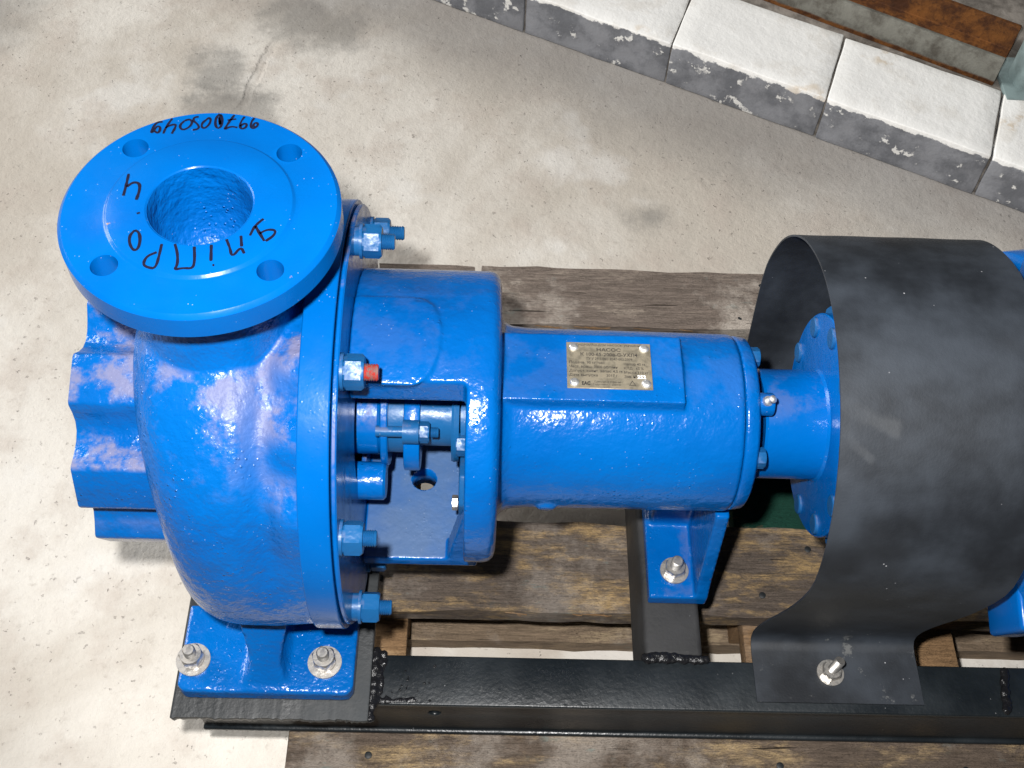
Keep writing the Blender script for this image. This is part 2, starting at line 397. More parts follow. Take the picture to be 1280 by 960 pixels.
# ------------------------------------------------------------------ whitewashed brick kerb
KD = Vector((.895, -.446)); KN = Vector((.446, .895)); K0 = Vector((453, 874))
kerb = thing('brick_kerb', 'low kerb of whitewashed bricks with grey painted front crossing behind the pump', 'kerb', (452, 887, -400))
pitch = 241
for i in range(-3, 4):
    L = pitch - 2.6 - random.uniform(0, 1.2)
    V, F = box(0, L, 0, 146 + random.uniform(-3, 3), 0, 75 + random.uniform(-1.2, 1.2)); V = [(a - .13 * b_, b_, c) for a, b_, c in V]
    me = new_mesh('brick', V, F); bm = bmesh.new(); bm.from_mesh(me)
    bmesh.ops.subdivide_edges(bm, edges=bm.edges, cuts=7, use_grid_fill=True)
    for v in bm.verts:
        p = v.co * 1000; nn = mnoise.noise_vector(Vector((p.x * .02 + i * 9.1, p.y * .03, p.z * .03))); e = 0
        v.co += Vector((nn.x * 1.4, nn.y * 1.8, nn.z * 1.2)) * S
        if p.z > 64 and p.y < 8: v.co += Vector((0, abs(nn.z) * 4, -abs(nn.x) * 4)) * S
    bm.to_mesh(me); bm.free(); bevel(me, 2.0, 2, 50); shade(me, 50)
    p = K0 + KD * (pitch * i); a = math.atan2(KD.y, KD.x) + math.radians(random.uniform(-.35, .35))
    put('brick', me, 'brick', kerb, (p.x, p.y, -400 + random.uniform(0, .8)), Matrix.Rotation(a, 3, 'Z'))
def kbox(s0, s1, n0, n1, z0, z1, K=K0, D=KD, N=KN):
    V, F = box(s0, s1, n0, n1, z0, z1)
    return [(K.x + D.x * a + N.x * b, K.y + D.y * a + N.y * b, c) for a, b, c in V], F
part('mortar', kbox(-3 * pitch, 4 * pitch, 6, 140, -400, -338), 'mortar', kerb)
ledge = new_mesh('ledge', *kbox(-900, 1400, 154, 640, -400, -330), org=(452, 887, -400)); o = link('ledge', ledge, 'mortar'); o.location = (.452, .887, 0); tag(o, None, None, kind='structure')

# rusty channel lying on the ledge, and a grey-green pipe post beside its end
CD = Vector((.870, -.493)); ca = math.atan2(CD.y, CD.x)
ch_o = (919, 811, -329.8)
chan = thing('steel_channel', 'rusty steel channel lying open side up on the ledge behind the white bricks', 'steel channel', ch_o)
U = [(0, 0), (92, 0), (92, 48), (84, 48), (82, 9), (9, 8), (7, 48), (0, 48)]
V, F = prism(U, -900, 0, 'yz')
me = new_mesh('channel_body', V, F); bevel(me, 1.5, 2)
o = bpy.data.objects.new('channel_body', me); C.objects.link(o)
ob = o
hc = []
for s_, r in ((-86, 15), (-130, 10)):
    c = tmp(lathe([(-6, r), (14, r)], 'z', 28, (s_, 45, 0))); hc.append(c)
cut(ob, hc); me = ob.data; bpy.data.objects.remove(ob); shade(me, 30)
put('channel_body', me, 'rust', chan, ch_o, Matrix.Rotation(ca, 3, 'Z'))
post = thing('pipe_post', 'grey green painted pipe post at the end of the rusty channel', 'post', (976, 822, -330))
part('pipe', lathe([(0, 33), (560, 33), (562, 31)], 'z', 40, (976, 822, -322)), 'post', post)
bpart('base_plate', [[(v[0] + 976, v[1] + 822, v[2]) for v in box(-46, 46, -46, 46, -329.8, -322)[0]], box(0, 1, 0, 1, 0, 1)[1]], 'post', post, 1)

# ------------------------------------------------------------------ the pallet
pal = thing('wooden_pallet', 'weathered wooden pallet of rough stained boards carrying the pump set', 'pallet', (480, 80, -400))
def board(name, x0, x1, y0, y1, z0, z1, mat, seed, rot=0.0, rag=1.0, seg=22.0):
    nx = max(4, int((x1 - x0) / seg)); ny = 4
    cx, cy = (x0 + x1) / 2, (y0 + y1) / 2; V, F = [], []
    st = [(0, z0), (0, z1)]; ring = []
    prof = [(0, 0), (0, .5), (0, 1), (.04, 1)] + [(k / ny, 1) for k in range(1, ny)] + [(.96, 1), (1, 1), (1, .5), (1, 0), (.5, 0)]
    for i in range(nx + 1):
        t_ = i / nx
        for (a, b) in prof:
            x = x0 + (x1 - x0) * t_; y = y0 + (y1 - y0) * a; z = z0 + (z1 - z0) * b
            e = mnoise.noise(Vector((x * .018 + seed * 3.7, a * 2.1, b * 1.3 + seed)))
            e2 = mnoise.noise(Vector((x * .11 + seed * 5.1, a * 3.0, b * 2.0)))
            if a in (0, 1): y += (e * 2.0 + e2 * 1.6) * rag * (1 if a == 0 else 1)
            z += (e * 1.0 + (e2 * .5 if 0 < a < 1 else e2 * .9)) * rag if b > 0 else 0
            if i in (0, nx): x += mnoise.noise(Vector((a * 5 + seed, b * 3, seed * 2.3))) * 2.5 * rag
            r = rot; dx, dy = x - cx, y - cy
            V.append((cx + dx * math.cos(r) - dy * math.sin(r), cy + dx * math.sin(r) + dy * math.cos(r), z))
    k = len(prof)
    for i in range(nx):
        for q in range(k): F.append((i * k + q, i * k + (q + 1) % k, (i + 1) * k + (q + 1) % k, (i + 1) * k + q))
    F += [tuple(range(k)), tuple(range(nx * k, nx * k + k))[::-1]]
    return part(name, (V, F), mat, pal, 28)
board('top_board', 59, 173, 304, 388, -292, -270, 'wood_grey', 1)
board('top_board', 181, 940, 303, 388, -292, -269, 'wood_grey', 2)
board('top_board', 66, 938, 130, 226, -292, -270, 'wood_old', 3)
board('top_board', 66, 942, -53, 46, -292, -270, 'wood_old', 4, rag=1.3)
board('top_board', 16, 940, -207, -112, -292, -270, 'wood_mid', 5, .004)
for x0, x1, mt in ((70, 117, 'wood_new'), (452, 540, 'wood_green'), (612, 664, 'wood_new'), (860, 930, 'wood_mid')):
    bpart('cross_board', box(x0, x1, -212 + random.uniform(-3, 3), 48, -314, -292.4), 'wood_new' if mt == 'wood_green' else mt, pal, 1)
    bpart('cross_board', box(x0 + 3, x1 + 4, 51, 386, -314, -292.4), mt, pal, 1)
for y0, y1, mt, z1 in ((-40, 62, 'wood_tan', -378), (296, 386, 'wood_mid', -378), (-268, -172, 'wood_green', -378)):
    board('bottom_board', 70, 936, y0, y1, -400, z1, mt, y0 * .13 + 9)
for x0, x1 in ((72, 115), (456, 536), (864, 926)):
    for y0, y1, mt in ((-205, -120, 'wood_mid'), (-38, 44, 'wood_new'), (300, 384, 'wood_mid')):
        bpart('block', box(x0, x1, y0, y1, -378, -314.4), mt, pal, 1.5)
nailm = new_mesh('nail', *lathe([(-1, 3.4), (.5, 3.4), (.9, 2.6)], 'z', 14), smooth=40)
for x, y in ((84, 330), (100, 366), (486, 320), (512, 370), (636, 330), (90, -20), (104, 26), (470, -30), (520, 22), (628, -28), (646, 20), (86, -196), (470, -199), (640, -200)):
    put('nail', nailm, 'plate', pal, (x + random.uniform(-4, 4), y, -269.6))
# long splinters torn from the board edges
sv = []
for k in range(46):
    x = random.uniform(200, 880); y, z = (303, -271) if k % 2 else (-53, -271); L = random.uniform(8, 32)
    sv.append(tube([(x, y - .5, z), (x + L * .5, y - random.uniform(.5, 2), z - random.uniform(0, 2)), (x + L, y - random.uniform(.5, 3.5), z - random.uniform(0, 4))], random.uniform(.4, .9), 4))
o = part('splinters', join(*sv), 'wood_new', pal, 60); o['kind'] = 'stuff'

# ------------------------------------------------------------------ black base frame
fr = thing('base_frame', 'black welded steel channel frame under the blue pump, on the pallet', 'frame', (300, 0, -270))
def chan_rail(yf, sgn):
    P = [(0, 0), (0, 5), (4, 6), (4, 73), (0, 74), (0, 80), (45, 80), (45, 75), (10, 72), (10, 8), (45, 5), (45, 0)]
    P = [(yf + sgn * a, -270 + b) for a, b in P]
    if sgn < 0: P = P[::-1]
    return prism(P, -62, 1020, 'yz')
o = tmp(chan_rail(-176, 1)); cut(o, [tmp(lathe([(-190, 5.5), (-160, 5.5)], 'x', 20))] if False else [tmp(([(v[1] + 150, v[0] - 0, v[2] - 222) for v in lathe([(-190, 5.5), (-160, 5.5)], 'x', 20)[0]], lathe([(-190, 5.5), (-160, 5.5)], 'x', 20)[1]))])
bevel(o.data, 1.6, 3, 40); finish(o, 'side_rail', 'black', fr, 35)
bpart('side_rail', chan_rail(176, -1), 'black', fr, 1.6, 3)
xm = []
for x0, x1, z1 in ((335, 387, -182), (900, 950, -182)):
    bpart('cross_member', box(x0, x1, -130, 130, -262, z1), 'dusty', fr, 5, 3)
V, F = box(-72, 95, -194, 194, -190, -180)
me = new_mesh('mounting_plate', V, F, ORG[fr]); bm = bmesh.new(); bm.from_mesh(me)
bmesh.ops.subdivide_edges(bm, edges=[e for e in bm.edges if abs(e.verts[0].co.x - e.verts[1].co.x) > .1], cuts=70)
for v in bm.verts:
    if v.co.y * 1000 < -190:      # torch-cut wavy front edge
        q = v.co.x * 1000; v.co.y += S * (mnoise.noise(Vector((q * .25, 0, 3))) * 1.6 + mnoise.noise(Vector((q * .05, 0, 9))) * 1.5)
        if v.co.z * 1000 < -190 - ORG[fr][2] + 1: v.co.y += S * (1.5 + mnoise.noise(Vector((q * .4, 5, 3))) * 2.2)
bm.to_mesh(me); bm.free(); bevel(me, .8, 2, 50); shade(me, 30); o = link('mounting_plate', me, 'plate', fr); ORG[o] = ORG[fr]
def bead(p0, p1, r, n, seed):
    gs = []; a, b = Vector(p0), Vector(p1); rr = random.Random(seed)
    for k in range(n):
        c = a.lerp(b, k / (n - 1)) + Vector((rr.uniform(-1, 1), rr.uniform(-1, 1), rr.uniform(-.6, .6))) * r * .45
        R = r * rr.uniform(.8, 1.15); V, F = [], []; m, q = 8, 6
        for i in range(q + 1):
            for j in range(m):
                th, ph = math.pi * i / q, 2 * math.pi * j / m
                V.append((c.x + R * math.sin(th) * math.cos(ph), c.y + R * math.sin(th) * math.sin(ph), c.z + .6 * R * math.cos(th)))
        for i in range(q):
            for j in range(m): F.append((i * m + j, i * m + (j + 1) % m, (i + 1) * m + (j + 1) % m, (i + 1) * m + j))
        gs.append((V, F))
    return join(*gs)
def weld(geo):
    o = tmp(geo); remesh(o, 1.0, 6, .5); return finish(o, 'weld_bead', 'weld', fr)
rw = random.Random(11); spat = [bead((rw.uniform(104, 150) , rw.uniform(-174, -140), -190.2), (rw.uniform(104, 150), -172, -190.2), rw.uniform(1.4, 2.0), 3, k) for k in range(10)]
weld(join(bead((96, -190, -188.5), (96, -128, -188.5), 4.0, 60, 1), bead((100, -176, -190.6), (104, -132, -190.6), 3.4, 40, 2), bead((104, -173, -191), (132, -171, -191), 2.6, 34, 5), *spat))
weld(bead((336, -131, -184), (390, -131, -185), 4.2, 46, 3))
weld(bead((652, -172, -187), (658, -134, -189), 3.6, 46, 4))

# ------------------------------------------------------------------ the pump
pump = thing('centrifugal_pump', 'bright blue cast iron centrifugal pump with round marked discharge flange', 'pump', (0, 0, -180))
# volute: a scroll of swelling section, round the axis, with swellings for the studs
def volute():
    nth, V, F = 200, [], []; np_ = 0
    for i in range(nth):
        th = 360. * i / nth
        d = (th - 90) % 360                                  # 0 at the discharge, going round by the front
        grow = 1 - sstep(d, 0, 120) if d < 180 else 0
        R = 160 + 11 * sstep(th, 150, 205) * (1 - sstep(th, 250, 330)) + 2 * grow
        xl = -47 - 21 * (1 - sstep(d, 5, 95)) if d < 180 else -47 - 21 * sstep(d, 250, 355)
        waist = 149 + 19 * sstep(th, 150, 190) * (1 - sstep(th, 260, 330))
        xc, rc = 14., 96.; prof = [(xl + 8, 60), (xl + 4, 84)]
        for k in range(15):
            a = math.pi / 2 * k / 14; ca, sa = math.cos(a) ** (2 / 2.7) if k < 14 else 0, math.sin(a) ** (2 / 2.7)
            prof.append((xc - (xc - xl) * ca, rc + (R - rc) * sa))
        for k in range(1, 13):
            t_ = k / 12.; x = xc + t_ * 50; low = sstep(th, 162, 192) * (1 - sstep(th, 255, 330))
            r = R - (1 - low) * (11 * math.exp(-((t_ - .48) / .30) ** 2) + 6 * sstep(t_, .5, .9)) - low * 3 * sstep(t_, .3, 1)
            for c0, wd, am in ((22, 7, 9), (67, 7, 9), (112, 6.5, 10), (131, 6.5, 9), (152, 9, 9), (240, 8, 6), (285, 8, 9), (330, 8, 9)):
                dd = (th - c0 + 180) % 360 - 180
                r += am * math.exp(-(dd / wd) ** 2) * sstep(t_, .30, .75) * (1 - .5 * low)
            r += 2.5 * mnoise.noise(Vector((x * .03, th * .05, 2)))
            prof.append((x, r))
        prof.append((64, 60)); np_ = len(prof)
        c_, s_ = math.cos(math.radians(th)), math.sin(math.radians(th))
        V += [(x, r * c_, r * s_) for x, r in prof]
    for i in range(nth):
        j = (i + 1) % nth
        for q in range(np_ - 1): F.append((i * np_ + q, j * np_ + q, j * np_ + q + 1, i * np_ + q + 1))
    F += [tuple(i * np_ for i in range(nth)), tuple(i * np_ + np_ - 1 for i in range(nth))]
    return V, F
def neck():
    V, F = [], []; n = 64; zs = [60, 100, 125, 150, 172, 195, 222]; k = len(zs)
    for i in range(n):
        a = 2 * math.pi * i / n
        for z in zs:
            t_ = sstep(z, 90, 215); rx = 60 + (51 - 60) * t_; ry = 78 + (51 - 78) * t_
            V.append((-3 * (1 - t_) + rx * math.cos(a), ry * math.sin(a), z))
    for i in range(n):
        j = (i + 1) % n
        for q in range(k - 1): F.append((i * k + q, j * k + q, j * k + q + 1, i * k + q + 1))
    F += [tuple(i * k for i in range(n))[::-1], tuple(i * k + k - 1 for i in range(n))]
    return V, F
def foot_geo(s):
    P = [(-66, 100), (82, 100), (82, 172), (77, 178), (-60, 178), (-66, 172)]
    P = [(x, s * y) for x, y in P]
    return prism(P if s > 0 else P[::-1], -179.6, -161, 'xy')
def foot_web(s):
    # stem between scroll and foot, and the flared rib down its front
    st = prism([(-28, -166), (48, -166), (48, -80), (-32, -80)], min(s * 80, s * 112), max(s * 80, s * 112), 'xz')
    gs = [st]
    V, F = [], []; ks = [(126, -90, 24), (142, -115, 19), (153, -133, 14.5), (162, -147, 13), (170, -157, 16), (176, -168, 27)]
    poly = []
    for y, z, hw in ks: V += [(9 - hw, s * y, z), (9 + hw, s * y, z), (9 + hw, s * 90, z), (9 - hw, s * 90, z)]
    for q in range(len(ks) - 1):
        for j in range(4): F.append((q * 4 + j, q * 4 + (j + 1) % 4, q * 4 + 4 + (j + 1) % 4, q * 4 + 4 + j))
    F += [(0, 1, 2, 3), tuple(range(len(ks) * 4 - 4, len(ks) * 4))]
    return join(st, (V, F), foot_geo(s))
o = tmp(join(volute(), neck(), foot_web(-1), foot_web(1))); remesh(o, 2.1, 8, .5)
cut(o, [tmp(lathe([(150, 0.5), (151, 20), (158, 31), (175, 35), (230, 34)], 'z', 48, (0, 0, 0)))])
casing = finish(o, 'volute_casing', 'cast', pump)
# discharge flange with four holes, raised face
fz = 240.
prof = [(fz - 22, 34), (fz - 22, 88.5), (fz - 20.5, 90), (fz - 4, 90), (fz - 2.2, 88.6), (fz - 1.0, 87.2), (fz - 1.0, 61.4), (fz - .6, 60.4), (fz + .9, 59.2), (fz + 1.2, 58.6), (fz + 1.2, 34.8), (fz + .5, 34)]
o = tmp(lathe(prof, 'z', 160, (0, 0, 0), True))
cut(o, [tmp(lathe([(fz - 30, 8.6), (fz + 8, 8.6)], 'z', 32, (72.3 * math.cos(a), 72.3 * math.sin(a), 0))) for a in [math.radians(45 + 90 * k) for k in range(4)]])
dfl = finish(o, 'discharge_flange', 'smooth', pump, 32)
part('flange_bore', lathe([(172, .4), (173, 12), (177, 21), (184, 28), (194, 32), (208, 33.6), (fz + .3, 33.6), (fz + .3, 34.2), (200, 34.4), (174, 26), (166, .4)], 'z', 72, (0, 0, 0)), 'bore', pump, 60)
STROKES = [[(-37.6, 76.8), (-40.9, 76.4), (-42.6, 73.3), (-43.3, 69.4), (-43.6, 66.1), (-42.1, 66.8), (-41.6, 70.0), (-40.3, 72.8), (-38.2, 71.6), (-38.0, 67.5), (-39.4, 65.8), (-41.3, 67.7)], [(-31.7, 80.4), (-33.5, 75.3), (-34.8, 69.8), (-35.2, 65.5)], [(-34.7, 70.9), (-32.1, 73.8), (-28.2, 75.0), (-28.3, 71.2), (-29.6, 65.7)], [(-23.1, 78.6), (-25.7, 74.1), (-24.3, 70.3), (-21.6, 69.9), (-18.4, 73.3), (-17.6, 77.7), (-19.9, 80.4), (-23.1, 78.6)], [(-14.2, 82.9), (-17.2, 82.2), (-17.4, 78.8), (-14.3, 76.2), (-12.3, 73.0), (-13.1, 70.8), (-16.3, 69.9)], [(-8.5, 80.4), (-11.0, 76.9), (-10.8, 73.1), (-8.7, 71.6), (-6.2, 75.0), (-5.4, 80.0), (-7.0, 82.6), (-8.5, 80.4)], [(-0.4, 86.4), (-2.4, 82.9), (-2.2, 76.8), (-0.5, 72.5), (1.8, 72.6), (2.6, 77.6), (1.6, 84.2), (-0.4, 86.4), (1.9, 73.2), (-0.5, 83.0)], [(9.7, 85.8), (7.8, 81.1), (5.7, 74.4), (4.7, 71.1), (8.7, 74.6), (13.4, 73.7)], [(5.6, 80.5), (11.5, 81.9)], [(16.8, 84.5), (14.9, 79.3), (14.8, 74.3), (16.7, 72.2), (19.1, 74.0), (19.4, 77.3), (17.0, 77.7), (15.1, 74.9)], [(23.6, 83.5), (22.1, 80.1), (22.0, 75.2), (23.3, 73.4), (24.8, 73.7), (27.1, 76.5), (26.0, 79.2), (23.9, 78.0), (23.9, 74.7)], [(-50.1, 25.2), (-49.7, 14.1), (-49.8, 5.6)], [(-49.2, 13.5), (-45.6, 18.0), (-41.4, 16.9), (-40.3, 10.8), (-40.9, 2.3)], [(-37.8, -8.3), (-37.1, -9.7)], [(-36.9, -23.5), (-39.4, -28.2), (-38.1, -35.0), (-34.5, -40.5), (-31.9, -38.7), (-32.0, -31.3), (-34.0, -25.1), (-36.9, -23.5)], [(-18.2, -34.2), (-18.1, -42.1), (-18.4, -54.4), (-23.5, -53.6), (-26.8, -51.3), (-25.7, -44.6), (-20.0, -41.1)], [(-10.1, -33.9), (-7.1, -41.7), (-5.6, -50.6), (-7.0, -54.8), (-1.8, -53.2), (4.2, -53.5), (4.3, -46.8), (2.2, -35.6)], [(12.5, -33.6), (14.3, -47.0)], [(15.7, -50.4), (16.9, -50.1)], [(21.2, -28.8), (24.4, -35.9), (26.8, -43.7), (31.0, -34.5), (33.9, -40.1)], [(29.8, -25.4), (31.5, -34.5)], [(42.1, -10.6), (37.3, -17.0), (35.4, -25.2)], [(37.7, -17.0), (45.0, -29.4)], [(41.2, -23.2), (45.5, -19.6), (51.1, -19.9), (50.4, -24.6), (45.8, -29.4)]]
def ribbon(pts, hw):
    # a marker line: rounded by Chaikin, uneven in width, lying just on the metal
    for _ in range(2):
        q = [pts[0]]
        for a, b in zip(pts, pts[1:]): q += [(a[0] * .75 + b[0] * .25, a[1] * .75 + b[1] * .25), (a[0] * .25 + b[0] * .75, a[1] * .25 + b[1] * .75)]
        pts = q + [pts[-1]]
    V, F = [], []; n = len(pts)
    for i, p in enumerate(pts):
        a, b = Vector(pts[max(0, i - 1)]), Vector(pts[min(n - 1, i + 1)]); d = (b - a); d = d.normalized() if d.length > 1e-6 else Vector((1, 0))
        nn = Vector((-d.y, d.x)); h = hw * (1 + .35 * mnoise.noise(Vector((p[0] * .3, p[1] * .3, 4)))) * (.75 if i in (0, n - 1) else 1)
        r = math.hypot(*p); z = fz + (1.32 if r < 60 else -.85)
        V += [(p[0] + nn.x * h, p[1] + nn.y * h, z), (p[0] - nn.x * h, p[1] - nn.y * h, z)]
    return V, [(2 * i, 2 * i + 1, 2 * i + 3, 2 * i + 2) for i in range(n - 1)]
w1 = part('marker_writing', join(*[ribbon(s, .85) for s in STROKES[:11]]), 'ink', dfl, None); w1['label'] = 'black handwritten number 997005049'
w2 = part('marker_writing', join(*[ribbon(s, .95) for s in STROKES[11:]]), 'ink', dfl, None); w2['label'] = 'black handwritten Cyrillic word around the bore'

# suction flange: eight lobes
poly = []
for k in range(8):
    c = 22.5 + 45 * k
    for da, r in ((-10.5, 107), (-9, 108.5), (0, 107.2), (9, 108.5), (10.5, 107), (14, 98), (18, 92), (22.5, 90), (27, 92), (31, 98)):
        a = math.radians(c + da); poly.append((r * math.cos(a), r * math.sin(a)))
bpart('suction_flange', prism(poly, -113, -30, 'yz'), 'cast', pump, 1.8, 2, 30)
part('suction_bore', lathe([(-113.5, 50), (-113.5, 66), (-112, 66), (-112, 50)], 'x', 64, closed=True), 'small', pump)

# casing flange, cover flange, studs
bpart('casing_flange', lathe([(61, 100), (61, 171.2), (61.8, 172), (82.2, 172), (83, 171.2), (83, 100)], 'x', 180, closed=True), 'smooth', pump, .3, 1, 20)
part('cover_flange', lathe([(83.6, 60), (83.6, 167), (84.5, 168.5), (86.5, 168.5), (87.5, 167.5), (87.5, 60)], 'x', 180, closed=True), 'inner', pump, 30)
nutm, studm, wash = hexnut(22, 14), thread(6.2, 9.5), washer(13.2, 6.5, 2.2)
redm = thread(6.2, 9.5); redm.materials.append(M['red'])
for k in range(8):
    a = math.radians(22.5 + 45 * k); y, z = 155 * math.cos(a), 155 * math.sin(a); L = (0, 6, 0, 0, 8, 0, 0, 0)[k]
    rx = TOX @ Matrix.Rotation(random.uniform(0, 1), 3, 'Z'); red = k == 2
    x0 = 87.6 + L * .6
    part('stud_collar', lathe([(84, 11), (x0 + .1, 11)], 'x', 24, (0, y, z)), 'small', pump)
    put('washer', wash, 'small', pump, (x0, y, z), TOX)
    nt = put('nut', nutm, 'small', pump, (x0 + 2.2, y, z), rx)
    st = put('stud', redm if red else studm, 'red' if red else 'small', pump, (x0 + 16.1, y, z), TOX, 'red painted thread' if red else None)
    if k == 0: st.scale.z = 1.25

# feet, bolted down
fnut, fstud, fwash = hexnut(18, 10), thread(5.2, 9, 1.3), washer(14.5, 5.5, 2.4); spring = washer(9.6, 5.4, 3.0)
for s in (-1, 1):
    for x in (-55, 56.5):
        y = s * 151
        put('washer', fwash, 'steel', pump, (x, y, -161), None); put('washer', spring, 'steel', pump, (x, y, -158.6), None)
        put('nut', fnut, 'steel', pump, (x, y, -155.6), Matrix.Rotation(random.uniform(0, 1), 3, 'Z')); put('stud', fstud, 'steel', pump, (x, y, -145.6), None)

# bearing bracket: lantern with windows + bearing housing, one casting
o = tmp(lathe([(87.5, 118), (188, 118), (193, 117), (196.5, 113.5), (198, 108), (198, 60), (87.5, 60)], 'x', 128, closed=False))
def ang_wedge(x0, x1, a0, a1, r0, r1, n=16):
    V, F = [], []
    for i in range(n + 1):
        a = math.radians(a0 + (a1 - a0) * i / n); c_, s_ = math.cos(a), math.sin(a)
        V += [(x0, r0 * c_, r0 * s_), (x0, r1 * c_, r1 * s_), (x1, r1 * c_, r1 * s_), (x1, r0 * c_, r0 * s_)]
    for i in range(n):
        for j in range(4): F.append((i * 4 + j, i * 4 + (j + 1) % 4, i * 4 + 4 + (j + 1) % 4, i * 4 + 4 + j))
    F += [(0, 1, 2, 3), tuple(range(4 * n, 4 * n + 4))]
    return V, F
cut(o, [tmp(lathe([(84, 94), (175, 94), (181, 88), (181, 20), (84, 20)], 'x', 96))])
cut(o, [tmp(box(83, 176, -104, 104, -92, -20))])
# the open sides between the thick upper arm and the flat floor
cut(o, [tmp(box(83, 173, -150, -43, -91.6, 135)), tmp(box(83.5, 173, 60, 150, -91.6, 50))])
lv = [tuple(c * 1000 for c in v.co) for v in o.data.vertices]; lf = [tuple(p.vertices) for p in o.data.polygons]
bpy.data.objects.remove(o)
hous = lathe([(186, 86), (197, 85), (201, 78), (207, 74.5), (220, 73.2), (384, 72.4), (385.5, 71), (385.5, 30), (190, 30)], 'x', 120)
pad = box(200, 338, -33, 29, 30, 76.5)
boss = join(*[lathe([(40, 9), (73, 9), (76, 6)], 'z', 20, (238, 0, 0))])
bossv = [(v[0], -v[2] * math.cos(.35), -v[2] * math.sin(.35)) if False else (v[0], v[1] * 0 - v[2] * math.cos(.30) + v[1] * math.sin(.30), -v[2] * math.sin(.30) - v[1] * math.cos(.30)) for v in boss[0]]
lpad = join(ang_wedge(88, 132, 76, 113, 108, 120.6, 20), ang_wedge(120, 142, 78.5, 110.5, 108, 120.6, 20), ang_wedge(130, 148, 82, 107, 108, 120.6, 16))
lcap = lathe([(100, 35), (119.0, 35), (120.6, 33)], 'x', 40, (0, 0, 0))
dcap = [(132 + 0, 0, 0)]
# rounded end of the lantern pad
dv = []; nV = 24
def pad_end():
    V, F = [], []; n = 20; amid, ah = 94.5, 18.5
    for r in (108, 120.6):
        for i in range(n + 1):
            t_ = -math.pi / 2 + math.pi * i / n
            a = math.radians(amid - ah * math.sin(t_)); x = 131 + 22 * math.cos(t_) ** .8 if abs(math.cos(t_)) > 1e-6 else 131
            V.append((x, r * math.cos(a), r * math.sin(a)))
    m = n + 1
    F = [tuple(range(m))[::-1], tuple(range(m, 2 * m))] + [(i, (i + 1) % m, m + (i + 1) % m, m + i) for i in range(m)]
    return V, F
o = tmp(join((lv, lf), box(88, 184, -85, 85, -104, -91.8), hous, pad, (bossv, boss[1]), lpad, pad_end(), ([(179, y_, z_) if k_ else (x_, y_, z_) for y_ in (-84.5, -66) for x_, z_, k_ in ((179, 20, 1), (158, -96, 0), (179, -96, 1))], [(0, 1, 2), (5, 4, 3), (0, 3, 4, 1), (1, 4, 5, 2), (2, 5, 3, 0)]))); remesh(o, 1.5, 6, .5)
cut(o, [tmp(lathe([(-140, 11), (-70, 11)], 'z', 24, (136, -8, 0)))])
brk = finish(o, 'bearing_bracket', 'body', pump)

# what shows through the lantern window: stuffing box, gland, shaft
part('stuffing_box', lathe([(82, 33), (102, 33), (104, 31), (104, 10)], 'x', 56), 'inner', pump)
part('box_flange', lathe([(105, 12), (105, 41), (106, 42), (110, 42), (111, 41), (111, 12)], 'x', 56), 'inner', pump)
part('gland_sleeve', lathe([(110.5, 31), (123, 31), (123, 12)], 'x', 48), 'small', pump)
gp = []
for k in range(48):
    a = 2 * math.pi * k / 48; r = 33 + 13 * abs(math.cos(a - math.radians(200))) ** 3
    gp.append((r * math.cos(a), r * math.sin(a)))
bpart('gland', prism(gp, 123.2, 136, 'yz'), 'inner', pump, 1.2)
part('shaft', lathe([(136, 25), (161, 25), (161, 20), (446, 20)], 'x', 48), 'small', pump)
part('slinger_ring', join(lathe([(161, 21), (161, 37), (163, 38), (167, 37), (167, 21)], 'x', 48), lathe([(168.5, 21), (168.5, 33), (187, 33), (187, 21)], 'x', 48)), 'small', pump)
gs = math.radians(143)
gy, gz = 40 * math.cos(gs), 40 * math.sin(gs)
part('gland_stud', lathe([(102, 4.4), (123, 4.4)], 'x', 16, (0, gy, gz)), 'small', pump)
part('gland_bracket', lathe([(123.2, 9.5), (136, 9.5)], 'x', 24, (0, gy, gz)), 'small', pump)
put('nut', hexnut(15, 8), 'small', pump, (136.2, gy, gz), TOX); put('stud', thread(4.4, 6, 1.2), 'small', pump, (145.2, gy, gz), TOX)
part('lower_boss', lathe([(82, 15.5), (107, 15.5), (109, 13.5)], 'x', 36, (0, -48, -26)), 'body', pump)
bpart('oil_lug', prism([(-30, -8), (-62, -42), (-74, -34), (-76, -14), (-60, 6)], 168, 180, 'yz'), 'small', pump, 2)
put('nut', hexnut(11, 5), 'steel', pump, (162.5, -62, -34), TOX)
put('nut', hexnut(16, 8), 'small', pump, (165, -34, 10), TOX)

# bearing cover
bpart('bearing_cover', lathe([(386.2, 20), (386.2, 70), (388, 71.2), (396, 70), (398, 67), (399, 52), (401, 50), (401, 26), (400, 20)], 'x', 100, closed=True), 'body', pump, .5, 1)
cnut = hexnut(14.5, 7)
for th in (60, 150, 240, 330):
    a = math.radians(th); put('cover_bolt', cnut, 'small', pump, (398, 59 * math.cos(a), 59 * math.sin(a)), TOX)
a = math.radians(108)
cy, cz = 58 * math.cos(a), 58 * math.sin(a)
bpart('grease_boss', lathe([(394, 9), (409, 9), (410, 8)], 'x', 24, (0, cy, cz)), 'body', pump, .8)
gd = Vector((.45, math.cos(a), math.sin(a))).normalized(); q = Vector((0, 0, 1)).rotation_difference(gd).to_matrix()
nip = new_mesh('grease_nipple', *lathe([(0, 4), (3, 4), (3.4, 2.4), (6, 2.2), (7, 3.1), (9, 3.0), (10.2, 1.4)], 'z', 16), smooth=40)
put('grease_nipple', nip, 'rivet', pump, (403, cy + 7 * math.cos(a), cz + 7 * math.sin(a)), q)

